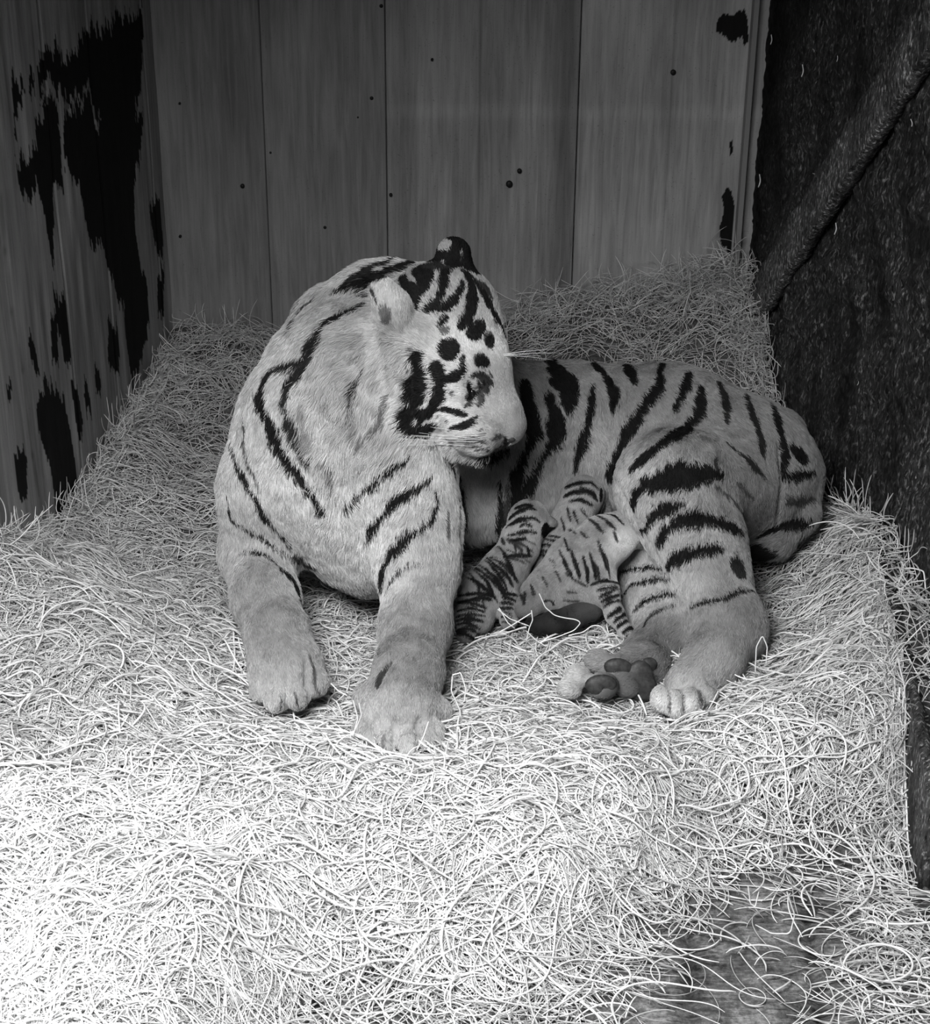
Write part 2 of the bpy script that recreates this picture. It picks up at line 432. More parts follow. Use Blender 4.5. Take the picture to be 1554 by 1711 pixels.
def dens_bed(x, y):
    _, m = bed_height(x, y); pat = smooth(-.75, .15, noise2(x, y, 7, 5.)); front = (1 - smooth(1.80, 2.04, y)) * smooth(-.55, -.25, x)
    side = .35 * smooth(.50, .62, x) + .42 * smooth(-.5, -.3, x) * smooth(.30, .12, x)
    return (.02 + side * .5 + (.98 - side * .5) * smooth(.12, .55, m + .25 * noise2(x, y, 14, 8.))) * (1 - front * (1 - .28 - .45 * pat)) * (.65 + .35 * pat)
def dens_front(x, y): return dens_bed(x, y) * (.25 + .75 * smooth(3.0, 2.1, y))
# ------------------------------------------------------------------ animals: smooth blended bodies, stripes and fur
class Body:
    """signed distance field made of tapered limbs, melted together into ONE surface"""
    def __init__(s, lo, hi, vs):
        s.lo = np.array(lo, float); s.vs = vs
        s.n = np.ceil((np.array(hi) - s.lo) / vs).astype(int) + 1
        s.D = np.full(s.n, .25, np.float32)
    def _win(s, a, b):
        i0 = np.clip(np.floor((a - s.lo) / s.vs).astype(int), 0, s.n); i1 = np.clip(np.ceil((b - s.lo) / s.vs).astype(int) + 1, 0, s.n)
        if (i1 <= i0).any(): return None, None
        ax = [(s.lo[k] + np.arange(i0[k], i1[k]) * s.vs).astype(np.float32) for k in range(3)]
        return tuple(slice(i0[k], i1[k]) for k in range(3)), np.stack(np.meshgrid(*ax, indexing='ij'), -1)
    def _mix(s, w, d, k, cut):
        c = s.D[w]
        if cut:
            h = np.clip(.5 - .5 * (c + d) / k, 0, 1); s.D[w] = c * (1 - h) + (-d) * h + k * h * (1 - h)
        else:
            h = np.clip(.5 + .5 * (c - d) / k, 0, 1); s.D[w] = c * (1 - h) + d * h - k * h * (1 - h)
    def cone(s, a, b, ra, rb, k=.03, cut=False):
        a = np.array(a, float); b = np.array(b, float); m = max(ra, rb) + k + .02
        w, P = s._win(np.minimum(a, b) - m, np.maximum(a, b) + m)
        if w is None: return
        ab = b - a; t = np.clip((P - a).dot(ab) / max(ab.dot(ab), 1e-9), 0, 1)
        d = np.linalg.norm(P - a - t[..., None] * ab, axis=-1) - (ra + (rb - ra) * t)
        s._mix(w, d.astype(np.float32), k, cut)
    def ell(s, c, r, R=None, k=.03, cut=False):
        c = np.array(c, float); r = np.array(r, float); m = r.max() + k + .02
        w, P = s._win(c - m, c + m)
        if w is None: return
        q = P - c
        if R is not None: q = q @ R
        l = np.linalg.norm(q / r, axis=-1); l2 = np.linalg.norm(q / r ** 2, axis=-1)
        d = l * (l - 1) / np.maximum(l2, 1e-6)
        s._mix(w, d.astype(np.float32), k, cut)
    def chain(s, nodes, k=.03, cut=False):
        """nodes: (px, py, Y, r_px) joints"""
        pts = [atY(x, y, Y) for (x, y, Y, r) in nodes]; rr = [n[3] * mpp(p) for n, p in zip(nodes, pts)]
        for i in range(len(pts) - 1): s.cone(pts[i], pts[i + 1], rr[i], rr[i + 1], k, cut)
    def blob(s, px, py, Y, r, k=.03, cut=False, sc=(1, 1, 1), R=None):
        p = atY(px, py, Y); s.ell(p, np.array(sc) * r * mpp(p), R, k, cut)
    def mesh(s):
        D = np.clip(s.D, -3 * s.vs, 3 * s.vs).astype(np.float32)
        g = openvdb.FloatGrid(3 * s.vs); g.copyFromArray(D)
        pts, quads = g.convertToQuads(0.0)
        P = np.asarray(pts, np.float64) * s.vs + s.lo
        return P, np.asarray(quads, np.int64)
    def carve(s, lines, k=.006):
        """narrow creases pressed into the finished surface along picture polylines: (r_px, [(x, y) ...])"""
        P, Q = s.mesh(); bv = BVHTree.FromPolygons([tuple(p) for p in P], [tuple(int(i) for i in q) for q in Q])
        for r, pts in lines:
            pts = np.array(pts, float); seg = np.linalg.norm(np.diff(pts, axis=0), axis=1); cum = np.concatenate([[0], np.cumsum(seg)])
            n = max(2, int(cum[-1] / 6)); t = np.linspace(0, cum[-1], n); last = None
            for x, y, u in zip(np.interp(t, cum, pts[:, 0]), np.interp(t, cum, pts[:, 1]), np.linspace(0, 1, n)):
                h = bv.ray_cast(Vector(CAM), Vector(ray(x, y)).normalized(), 20)[0]
                if h is None: last = None; continue
                h = np.array(h); rr = r * mpp(h) * (.5 + .5 * math.sin(math.pi * u))
                if last is not None and np.linalg.norm(h - last[0]) < .05: s.cone(last[0], h, last[1], rr, k, cut=True)
                last = (h, rr)
    def sample(s, P):
        i = np.clip(np.round((P - s.lo) / s.vs).astype(int), 0, s.n - 1); return s.D[i[:, 0], i[:, 1], i[:, 2]]

def vert_normals(P, Q):
    n = np.cross(P[Q[:, 2]] - P[Q[:, 0]], P[Q[:, 3]] - P[Q[:, 1]])
    N = np.zeros_like(P)
    for k in range(4): np.add.at(N, Q[:, k], n)
    return unit(N)

class Coat:
    def __init__(s, P, Q, strokes, guides, wrap=None, grow=1.25, soft=0):
        s.soft = soft
        s.P, s.Q = P, Q
        s.N = vert_normals(P, Q)
        s.bvh = BVHTree.FromPolygons([tuple(p) for p in P], [tuple(int(i) for i in q) for q in Q])
        # orientation check
        c = P.mean(0)
        h = s.hit(0, 0, raw=(c - CAM))
        if h is not None and np.dot(s.N[np.argmin(((P - h) ** 2).sum(1))], c - CAM) > 0: s.flip = True
        else: s.flip = False
        if s.flip: s.N = -s.N; s.Q = s.Q[:, ::-1]
        s.wrap = wrap
        # strokes onto the surface
        S, SR, SD = [], [], []
        for st in strokes:
            w, pts = st[0], st[1]; dark = st[2] if len(st) > 2 else 1.0
            taper = st[3] if len(st) > 3 else .3
            pts = np.array(pts, float)
            if len(pts) == 1: pts = np.vstack([pts, pts + [1, 0]])
            seg = np.linalg.norm(np.diff(pts, axis=0), axis=1); cum = np.concatenate([[0], np.cumsum(seg)])
            n = max(2, int(cum[-1] / 1.6)); tt = np.linspace(0, cum[-1], n)
            # smooth path
            xs_, ys_ = np.interp(tt, cum, pts[:, 0]), np.interp(tt, cum, pts[:, 1])
            if n > 8:
                ker = np.hanning(min(n // 2 * 2 - 1, 11) + 2)[1:-1]; ker /= ker.sum(); h = len(ker) // 2
                xs_ = np.convolve(np.pad(xs_, h, 'edge'), ker, 'valid'); ys_ = np.convolve(np.pad(ys_, h, 'edge'), ker, 'valid')
            wob = 1 + .22 * np.sin(tt * .09 + w) + .12 * np.sin(tt * .31)
            prof = (taper + (1 - taper) * np.sin(np.pi * np.linspace(0.02, .98, n)) ** .7) * wob
            for i in range(n):
                h = s.hit(xs_[i], ys_[i])
                if h is None: continue
                S.append(h); SR.append(.5 * w * prof[i] * mpp(h) * grow); SD.append(dark)
        s.S = np.array(S); s.SR = np.array(SR); s.SD = np.array(SD)
        s.kd = kdtree.KDTree(len(S))
        for i, p in enumerate(S): s.kd.insert(p, i)
        s.kd.balance()
        # guides
        G, GD, GL, GT = [], [], [], []
        for (x, y, dx, dy, ln, tone) in guides:
            h = s.hit(x, y)
            if h is None:
                h = atY(x, y, c[1]); 
            l = math.hypot(dx, dy); h2 = s.hit(x + dx / l * 14, y + dy / l * 14)
            d = (h2 - h) if (h2 is not None and np.linalg.norm(h2 - h) < .06) else (RIGHT * dx - UP * dy) / l
            G.append(h); GD.append(unit(d)); GL.append(ln / 1000.); GT.append(tone)
        s.G, s.GD, s.GL, s.GT = map(np.array, (G, GD, GL, GT))
    def hit(s, px, py, raw=None):
        d = ray(float(px), float(py)) if raw is None else raw
        r = s.bvh.ray_cast(Vector(CAM), Vector(d).normalized(), 20)
        return None if r[0] is None else np.array(r[0])
    def field(s, P, chunk=40000):
        D = np.zeros((len(P), 3)); L = np.zeros(len(P)); T = np.zeros(len(P))
        for i in range(0, len(P), chunk):
            q = P[i:i + chunk]; d2 = ((q[:, None] - s.G[None]) ** 2).sum(-1)
            w = 1 / (d2 + .0006 + .0016 * (s.soft > 0)) ** (2 + .5 * (s.soft > 0)); w /= w.sum(1, keepdims=True)
            D[i:i + chunk] = w @ s.GD; L[i:i + chunk] = w @ s.GL; T[i:i + chunk] = w @ s.GT
        return unit(D), L, T
    def stripe(s, P, N, soft=.0016):
        out = np.zeros(len(P)); lite = np.zeros(len(P)); find = s.kd.find_n; SR, SD = s.SR, s.SD
        for i, p in enumerate(P.tolist()):
            b = 0.; w_ = 0.
            for (co, j, d) in find(p, 5):
                v = (SR[j] - d) / soft + .5
                v = 0. if v < 0 else (1. if v > 1 else v)
                if SD[j] < 0:
                    if v > w_: w_ = v
                    continue
                v *= SD[j]
                if v > b: b = v
            out[i] = b * (1 - w_); lite[i] = w_
        if s.wrap is not None: out = np.maximum(out, s.wrap(P, N))
        return out
    def albedo(s, T, st, dark=.006):
        st = 1 - (1 - np.clip(st, 0, 1)) ** 1.7; return T * (1 - st) + dark * st

def build_fur(coat, n, mat, parent, r0=.00055, seed=1, lift=.38, len_mul=1.0, jitter=.5, K=4, frayed=.007, name='fur', dark=.006, skip=None):
    g = np.random.default_rng(seed); P, Q, N = coat.P, coat.Q, coat.N
    a, b, c, d = (P[Q[:, k]] for k in range(4))
    area = .5 * np.linalg.norm(np.cross(c - a, d - b), axis=1)
    fc = (a + b + c + d) / 4; vis = ((fc - CAM) * N[Q[:, 0]]).sum(1)
    w = area * np.where(vis < .25, 1.0, .18)
    if skip is not None: w = w * skip(fc)
    f = g.choice(len(Q), n, p=w / w.sum()); u, v = g.random((2, n))
    wt = np.stack([(1 - u) * (1 - v), u * (1 - v), u * v, (1 - u) * v], -1)
    R = (P[Q[f]] * wt[..., None]).sum(1); NN = unit((N[Q[f]] * wt[..., None]).sum(1))
    D, L, T = coat.field(R)
    st = coat.stripe(R + D * (g.uniform(-frayed, frayed * .4, n))[:, None] * np.clip(L / .012, .2, 1.3)[:, None], NN)
    D = unit(D - (D * NN).sum(1, keepdims=True) * NN)
    cl = np.stack([noise3(R, 45), noise3(R + 7, 45), noise3(R + 13, 45)], -1) * jitter + g.normal(0, .16, (n, 3))
    D = unit(D + cl - (cl * NN).sum(1, keepdims=True) * NN)
    L = L * g.uniform(.65, 1.15, n) * len_mul
    lf = lift * (1 + .5 * noise3(R + 3, 60)) * g.uniform(.6, 1.3, n)
    pts = np.zeros((n, K, 3)); t = np.linspace(0, 1, K)
    for k in range(K):
        pts[:, k] = R - NN * .001 + D * (L * t[k])[:, None] * .95 + NN * (L * lf * (t[k] - .45 * t[k] ** 2))[:, None]
    rad = r0 * (1.0 - .72 * t[None] ** 1.3) * g.uniform(.75, 1.3, n)[:, None]
    tone = T * g.uniform(.72, 1.18, n) * (1 + .12 * noise3(R, 30) + .16 * noise3(R, 110) + .10 * noise3(R * [1, 1, .5], 220))
    dk = (1 - (1 - np.clip(st, 0, 1)) ** 1.7) * g.uniform(.97, 1.0, n)
    sh = tone * (1 - dk) + dark * dk
    o = curves_obj(name, pts, rad, sh, mat, parent); o['kind'] = 'stuff'
    return o

def tube_curve(name, pts, r, shade, mat, parent=None, taper=True):
    """a single thread as a thin mesh tube"""
    pts = np.array(pts, float); n = len(pts); seg = 5; vv = []; ff = []
    up = np.array([.13, .21, .97])
    for i in range(n):
        t = unit(pts[min(i + 1, n - 1)] - pts[max(i - 1, 0)]); s = unit(np.cross(t, up)); b = np.cross(s, t)
        rr = r * ((1 - .75 * i / (n - 1)) if taper else 1)
        for k in range(seg): vv.append(pts[i] + rr * (math.cos(k * 2 * math.pi / seg) * s + math.sin(k * 2 * math.pi / seg) * b))
    for i in range(n - 1):
        for k in range(seg): ff.append((i * seg + k, i * seg + (k + 1) % seg, (i + 1) * seg + (k + 1) % seg, (i + 1) * seg + k))
    ff += [tuple(range(seg))[::-1], tuple((n - 1) * seg + k for k in range(seg))]
    return mesh_obj(name, vv, ff, mat, parent, shade=np.full(len(vv), shade))
def bez(a, b, c, n=10):
    a, b, c = map(np.array, (a, b, c)); t = np.linspace(0, 1, n)[:, None]
    return a * (1 - t) ** 2 + 2 * b * t * (1 - t) + c * t ** 2
def parse(txt):
    out = []
    for ln in txt.strip().split('\n'):
        ln = ln.split('#')[0].strip()
        if not ln: continue
        h, *pts = ln.split()
        h = [float(q) for q in h.split(';')]
        P_ = [tuple(map(float, q.split(','))) for q in pts]
        out.append((h[0], P_, h[1] if len(h) > 1 else 1.0, h[2] if len(h) > 2 else .3))
    return out
def root_empty(name, loc):
    o = bpy.data.objects.new(name, None); COL.objects.link(o); o.location = loc; o.empty_display_size = .05
    return o
def reparent(o, root):
    o.parent = root; o.matrix_parent_inverse = Matrix.Translation(-Vector(root.location))
# ------------------------------------------------------------------ the tigress
tg = Body((-.60, 2.10, -.06), (.90, 3.42, .86), .0045)
# trunk, from the chest back to the rump
tg.chain([(645, 575, 2.98, 118), (592, 655, 2.90, 148), (586, 775, 2.84, 176), (625, 880, 2.80, 118)], .05)
tg.chain([(556, 540, 3.0, 62), (630, 500, 3.0, 50), (725, 484, 2.98, 44)], .05)          # crest of the neck
tg.chain([(640, 700, 3.02, 150), (800, 730, 3.10, 126), (950, 735, 3.10, 122), (1110, 750, 3.08, 135), (1225, 785, 3.08, 128)], .05)
tg.blob(1290, 800, 3.05, 78, .05)
tg.blob(800, 850, 2.98, 60, .04); tg.blob(880, 820, 3.0, 70, .05)
# right foreleg (left in the picture)
tg.chain([(478, 700, 2.86, 78), (440, 820, 2.78, 66), (430, 925, 2.76, 60)], .05)
tg.chain([(430, 925, 2.76, 60), (443, 1000, 2.64, 52), (463, 1060, 2.55, 50), (476, 1110, 2.49, 55)], .03)
# left foreleg, stretched forward
tg.chain([(668, 790, 2.76, 82), (690, 880, 2.72, 72), (700, 950, 2.66, 62)], .05)
tg.chain([(700, 950, 2.66, 62), (694, 1050, 2.56, 56), (682, 1125, 2.44, 54), (670, 1180, 2.36, 60)], .03)
def paw(cx, cy, Y, w, toes, tr, ty):
    tg.blob(cx, cy, Y, w, .03, sc=(1, 1.05, .85))
    for (x, y, r, dy) in toes: tg.blob(x, y, ty + dy, r, .007, sc=(.95, 1.35, .95))
paw(668, 1188, 2.36, 58, [(614, 1222, 27, .012), (642, 1240, 29, -.012), (682, 1243, 30, -.015), (718, 1226, 27, .01)], 26, 2.300)
tg.blob(730, 1190, 2.37, 26, .015)
tg.blob(612, 1165, 2.40, 24, .02)
paw(480, 1125, 2.48, 60, [(438, 1150, 23, .01), (463, 1165, 25, -.02), (497, 1160, 25, -.01), (527, 1140, 24, .02)], 26, 2.435)
# hind leg nearest the camera: hip, knee, hock, foot
tg.chain([(1228, 790, 3.02, 118), (1125, 815, 2.86, 88), (1166, 905, 2.78, 72), (1186, 965, 2.73, 58), (1215, 1040, 2.64, 58)], .045)
tg.chain([(1215, 1040, 2.64, 58), (1232, 1062, 2.62, 48)], .03)
tg.chain([(1218, 1050, 2.63, 52), (1195, 1100, 2.55, 46), (1150, 1145, 2.48, 40)], .03)
for (x, y, r, Y) in ((1108, 1168, 22, 2.43), (1130, 1176, 22, 2.415), (1155, 1172, 22, 2.42), (1180, 1158, 20, 2.45)): tg.blob(x, y, Y, r, .010, sc=(1, 1.3, 1))
# the other hind leg, sole turned to the camera
tg.chain([(1110, 900, 2.92, 66), (1092, 955, 2.88, 56), (1104, 1010, 2.78, 54), (1112, 1065, 2.70, 50), (1080, 1100, 2.62, 46)], .03)
tg.chain([(1078, 1112, 2.57, 42), (1035, 1128, 2.53, 34)], .02)
for (x, y, r, Y) in ((1000, 1104, 21, 2.54), (966, 1130, 20, 2.50), (952, 1150, 19, 2.475), (1008, 1146, 24, 2.48), (1048, 1148, 20, 2.50)): tg.blob(x, y, Y, r, .010, sc=(1.1, 1.1, .9))
# tail, curled in behind the thigh
tg.chain([(1300, 730, 3.14, 48), (1334, 790, 3.05, 34), (1334, 860, 2.98, 32), (1295, 905, 2.94, 28), (1250, 918, 2.95, 22)], .02)
# head
tg.blob(738, 535, 2.84, 94, .04, sc=(1, 1, .98))
tg.chain([(738, 540, 2.84, 92), (775, 610, 2.80, 76)], .04)
tg.chain([(800, 590, 2.80, 40), (840, 690, 2.74, 28), (852, 712, 2.73, 24)], .025)         # bridge of the nose
tg.chain([(775, 640, 2.78, 66), (805, 700, 2.74, 52)], .03)                                # muzzle
tg.blob(800, 728, 2.695, 34, .015); tg.blob(848, 714, 2.73, 27, .015); tg.blob(775, 715, 2.71, 34, .02)
tg.chain([(765, 742, 2.75, 30), (802, 760, 2.72, 17)], .012)                                # chin
tg.chain([(700, 610, 2.78, 66), (690, 665, 2.77, 56)], .04)                                # cheek
tg.blob(640, 640, 2.83, 72, .05); tg.blob(600, 690, 2.82, 70, .06)                         # ruff
tg.blob(762, 610, 2.735, 34, .03)                                                          # brow
tg.blob(798, 668, 2.70, 16, .012, cut=True)                                                # eye hollow
tg.chain([(862, 742, 2.70, 5), (842, 748, 2.70, 5), (812, 762, 2.69, 4)], .006, cut=True)   # mouth
# ears
def ear(a, b, ra, rb, Y, R=None):
    A, B_ = atY(a[0], a[1], Y), atY(b[0], b[1], Y - .01)
    tg.cone(A, B_, ra * mpp(A), rb * mpp(A), .012)
tg.chain([(640, 484, 2.745, 21), (657, 518, 2.745, 26)], .008)
tg.chain([(657, 518, 2.745, 26), (682, 556, 2.765, 34)], .035)
tg.chain([(758, 425, 2.88, 29), (757, 450, 2.87, 36)], .012)
# creases: toes and elbow
for L_ in ([(630, 1215, 2.27), (628, 1262, 2.23)], [(662, 1225, 2.26), (662, 1270, 2.22)], [(700, 1222, 2.27), (702, 1262, 2.24)],
           [(449, 1140, 2.41), (450, 1182, 2.37)], [(482, 1145, 2.40), (482, 1188, 2.36)], [(512, 1130, 2.41), (516, 1172, 2.38)],
           [(1117, 1150, 2.39), (1120, 1196, 2.36)], [(1142, 1152, 2.38), (1144, 1196, 2.36)], [(1168, 1145, 2.40), (1172, 1184, 2.38)]):
    pass
tg.carve([(7, [(630, 1195), (626, 1272)]), (7, [(661, 1200), (663, 1280)]), (7, [(700, 1200), (702, 1272)]), (4, [(722, 1195), (735, 1230)]),
          (5, [(449, 1125), (451, 1184)]), (5, [(480, 1120), (482, 1190)]), (5, [(511, 1100), (516, 1172)]), (5, [(655, 1100), (640, 1125), (630, 1150)]),
          (4, [(1118, 1145), (1120, 1200)]), (4, [(1141, 1145), (1144, 1200)]), (4, [(1165, 1140), (1174, 1184)]), (4, [(1180, 1130), (1196, 1150)]),
          (5, [(692, 600), (690, 700)]), (6, [(648, 492), (650, 520), (664, 548)]), (6, [(1298, 735), (1308, 800), (1298, 870)]), (5, [(706, 730), (760, 742), (790, 748)]), (5, [(782, 640), (792, 658), (812, 648)]),
          (6, [(765, 760), (770, 900), (768, 1000)]), (5, [(1020, 780), (1060, 870), (1098, 930), (1140, 1010)]),
          (4, [(500, 930), (505, 1000)]), (5, [(806, 700), (830, 712), (846, 730)]), (6, [(846, 736), (838, 752), (812, 762), (780, 764)])])
TP, TQ = tg.mesh()

TS = parse('''
16 577,476 623,469 669,451 722,430
58;1;.95 757,400 758,425 760,445
24;-1;.8 738,414 752,410
14;.9 560,482 600,462 640,445 690,430
7;.8 600,478 622,492 630,512
8;.95 664,462 684,488 702,520
30;.97 690,428 735,424 768,432
26;.95 700,446 712,470 702,498
16;.95 672,462 690,487 700,517
10;.9 622,505 600,510 576,519
14;.9;.6 576,519 548,540 527,572 509,611 484,632 477,665
11;.85 477,665 491,706 506,738 520,763
12;.9;.6 520,588 506,596 470,606 448,622
17;1;.6 448,622 435,655 453,706 477,752 502,795
13;1 498,790 527,830 548,851
4;.7 407,681 408,724 414,766 435,809
8;.95 389,727 396,773 421,820 446,866 474,901 486,915
5;.95 378,823 382,862 407,880 438,894 467,918 494,936
9;.95 573,841 591,820 626,795 662,770 690,754
5;.55 540,748 552,770 559,795 561,827
12 608,894 630,859 662,827 704,805 723,788
13 636,976 640,941 656,915 681,889 714,870
6 700,878 720,866 727,851 731,812
4;.9 644,989 652,963 675,944 710,934
5;.95 401,922 418,917 443,925 469,947
11 462,945 478,955 492,970 501,1002
12;.8 490,925 505,938 525,942
3;.6 619,568 598,597
5;.8 615,604 598,639 591,667 584,685
10;.5 657,650 642,689 626,715
7;.35 548,653 554,715
7;.3 594,682 598,724
14;.3 510,660 508,700 527,745
9;.4 612,715 606,740
22;1;.8 700,594 706,618 699,653 689,690
22;1;.7 690,680 682,702 700,714 722,712
20;1;.6 732,612 742,628 738,650 733,676 720,684
13;1;.7 733,678 708,684 707,700
9;1;.5 725,680 750,683 782,694
12;1;.6 742,636 762,632 778,620
9;1;.7 774,624 777,598
20;1;.95 752,582 759,592
20;1;.9 791,558 805,549
13;1;.8 819,564 819,580
14;1;.9 801,605 813,609
11 783,636 786,652 788,670
9;.85 788,632 802,626 816,634 824,648
15;.8;.3 800,628 812,640 816,660
12;.7;.3 802,652 808,668 803,680
5;1;.4 782,673 794,665 806,650 812,638
46;1;.9 778,400 784,425 780,450
7;1;.7 845,731 851,740 843,750
6;1;.6 838,752 820,765 790,771
3;.7 780,735 800,738
3;.7 776,744 800,748
5;.9 798,636 804,646 802,658
4;.9 812,634 818,646 816,656
4;.9 806,662 812,670 808,678
3;.9 796,676 804,682 812,680
4;.8 818,624 826,636
10;.95;.6 784,642 786,655 784,668
5;.6 824,736 836,728
4;.8 795,752 812,748 826,752
4;.8 782,762 800,768 815,766
3;.6 800,722 818,716
9;.7 490,548 503,516 528,494
7;.6 600,460 640,446 670,440
5;.9 778,682 792,672
14;.5 640,520 648,535 644,545
4;.6 690,590 700,580
5;.6 820,735 845,728
6;1;.6 752,718 775,710 805,696
5 768,718 785,713 800,704
4;.8 758,652 760,664
4;.7 748,700 752,706
3;.6 733,694 740,692
11;1;.6 720,522 750,517 768,497 774,474
13;1;.6 746,452 743,485 732,506 716,521
19;1;.5 790,474 791,505 785,530 773,550
12;.8 795,470 812,485 824,505
8 750,532 740,545 735,552
14 808,490 822,520 838,547
9;.9 838,547 844,562 850,578
26;.85;.6 700,450 722,446 752,452
12 772,452 786,462 790,482
10 790,470 804,486 808,500
7;.6 742,560 750,552
4;.8 764,728 785,730 805,736 821,742
3;.7 790,745 812,745
4;.7 686,740 739,743 771,746
3;.5 700,733 750,735 780,738
5;.9 846,734 838,752 812,764
6;.6 765,768 790,770
10;.8 740,758 755,770 760,790
20 873,632 882,677 891,718 880,750
15;.9 880,745 862,785 855,830
28 909,596 934,623 948,650 950,684
21 914,655 929,691 927,725 909,756
15;.9 909,754 891,785 880,812 852,842
14 981,600 999,614 1013,632 1026,657 1022,686
11 990,637 986,677 977,718 965,754 963,781
12 1035,600 1051,618 1060,641
16;1;.5 1103,606 1101,641 1076,673 1053,709 1035,745 1022,776 1018,795
13 1148,617 1143,646 1125,682
18;.95 1170,641 1166,691 1139,718 1107,736 1076,763 1053,781
12;.85 1197,632 1211,668 1211,705
9;.8 1211,736 1247,763 1278,794
12;.85 1242,654 1256,695 1270,731 1274,758
12;.95 1285,672 1301,713 1310,754 1308,785
15;1;.6 1053,842 1064,820 1080,806
34;.95;.5 1078,806 1103,799 1148,788 1200,783
10;.7 1197,780 1196,756
8;.6 1193,803 1224,830 1242,857
8;.5 1230,800 1260,830
15 1071,886 1089,857 1112,844 1148,835
20 1098,904 1112,880 1143,862 1179,862 1215,871 1240,886
18 1112,945 1125,929 1161,916 1206,911
20;.85 1228,930 1238,958
7 1152,1010 1170,1004 1206,999 1238,983 1262,983
8 1033,952 1062,947 1105,945
8 1040,994 1053,974 1080,968 1118,960
8 1056,1018 1080,999 1127,985
5;.8 1076,1048 1085,1028 1103,1017 1130,1006
18 1318,740 1345,762
13 1308,792 1362,782
12;.6 1310,832 1366,828
15 1275,892 1312,872 1358,866
26;.85 1255,925 1300,925
7;.8 765,785 773,830 779,880
9;.9 837,794 833,853 828,945
10;.7 848,800 845,860 840,900
6;.6 745,840 748,900
10;.7 655,1105 640,1120 632,1150
9;.4 640,1225 638,1262
6;.9 662,1245 663,1280
6;.9 632,1238 626,1268
6;.9 699,1240 701,1272
4;.8 492,1155 498,1182
4;.7 470,1160 472,1186
5;.6 512,1085 524,1112 527,1150
4;.7 524,1145 545,1165
4;.7 1118,1155 1121,1192
4;.7 1142,1158 1143,1192
5;.7 1167,1150 1176,1178
''')
# px, py, hair direction, length mm, tone
TGD = [ (1060,1125,-1,.3,3,.06),(1075,1165,-1,.3,3,.05),(850,660,-.2,-1,5,.36),(835,700,-.4,-1,5,.40),(855,740,-.4,1,4,.30),(815,660,-.5,-.8,5,.28),(825,745,-.9,.5,8,.45),(790,765,-.5,1,16,.7),(640,535,0,-1,6,.3),(690,470,-.6,-1,9,.30),
 (620,450,-1,.25,20,.55),(560,500,-.6,.8,20,.55),(480,600,-.5,1,20,.60),(430,700,-.1,1,18,.62),(520,680,-.3,1,26,.58),(570,600,-.6,.8,30,.50),
 (600,660,-.5,.9,34,.52),(560,740,-.3,1,34,.58),(640,720,-.5,.8,32,.46),(660,600,-.5,.7,24,.45),(600,820,0,1,24,.72),(560,880,0,1,24,.74),(620,920,.1,1,24,.74),
 (480,800,0,1,18,.68),(400,800,0,1,14,.58),(400,900,0,1,12,.44),(430,960,.1,1,11,.36),(460,1020,.1,1,10,.30),(475,1080,.1,1,9,.28),(480,1140,.1,1,8,.46),(440,1150,0,1,8,.50),
 (520,1120,.3,1,8,.34),(680,800,-.3,1,18,.66),(700,900,0,1,14,.52),(670,950,0,1,12,.55),(720,960,0,1,11,.34),(695,1040,0,1,10,.29),(745,1050,.1,1,10,.22),(685,1120,0,1,9,.26),(660,1180,0,1,8,.34),
 (620,1200,0,1,8,.46),(650,1240,0,1,7,.55),(715,1220,.1,1,8,.42),(760,860,.2,1,14,.42),(810,860,.2,1,22,.50),
 (735,460,-.7,-.7,10,.42),(700,540,-.8,.1,9,.45),(760,500,-.4,-1,8,.42),(800,500,-.3,-1,8,.38),(780,570,-.4,-1,6,.74),(740,560,-.7,-.5,7,.66),(720,640,-.9,.4,10,.72),(760,650,-.8,-.1,5,.85),
 (830,580,-.2,-1,5,.70),(845,640,-.2,-1,6,.40),(850,690,-.2,-1,5,.33),(868,720,-.1,-1,4,.33),(820,680,-.5,-.8,6,.42),(800,700,-.9,-.1,7,.50),(780,690,-.9,0,5,.78),(740,700,-.9,.3,7,.85),(700,700,-.7,.7,18,.62),
 (800,740,-.8,.3,5,.50),(800,765,-.4,1,14,.60),(770,760,-.8,.7,16,.55),(650,490,.1,-1,7,.62),(640,520,-.3,-1,7,.6),(680,550,.1,-.6,12,.62),(660,580,-.5,.9,22,.55),(757,410,0,-1,7,.42),(757,440,0,-1,7,.3),
 (900,650,.4,1,13,.30),(950,700,.3,1,13,.36),(1000,650,.4,1,12,.38),(1010,740,.2,1,16,.48),(930,800,0,1,18,.50),(880,740,.2,1,14,.30),(1080,640,.5,1,11,.36),(1080,720,.3,1,12,.40),
 (1060,800,-.2,1,12,.66),(1160,660,.6,1,11,.36),(1160,730,.3,1,14,.36),(1240,700,.6,1,11,.34),(1300,720,.5,1,12,.34),(1350,790,.2,1,14,.38),(1330,850,-.3,1,14,.30),(1280,900,-1,.3,14,.30),(1250,800,.2,1,12,.26),
 (1140,820,-.1,1,13,.48),(1200,840,.2,1,13,.32),(1260,870,.2,1,12,.22),(1110,870,.1,1,12,.60),(1160,890,.1,1,12,.56),(1140,960,.1,1,12,.62),(1200,950,.2,1,12,.36),(1180,1030,.2,1,9,.38),
 (1240,1030,.3,1,9,.26),(1210,1080,-.3,1,8,.34),(1160,1130,-.8,.8,7,.40),(1110,1170,-.5,1,6,.66),(1140,1180,-.3,1,6,.66),(1180,1150,-.3,1,7,.46),(1260,1080,-.3,1,8,.24),
 (1060,960,-.1,1,10,.62),(1090,1000,-.1,1,10,.60),(1110,1050,-.2,1,10,.30),(1060,1090,-1,.4,9,.26),(1000,1100,-1,.3,9,.34),(960,1130,-1,.3,7,.55),(950,1150,-1,.3,7,.6),(1100,1110,-.5,1,8,.18),(1020,1150,-1,.3,3,.05)]
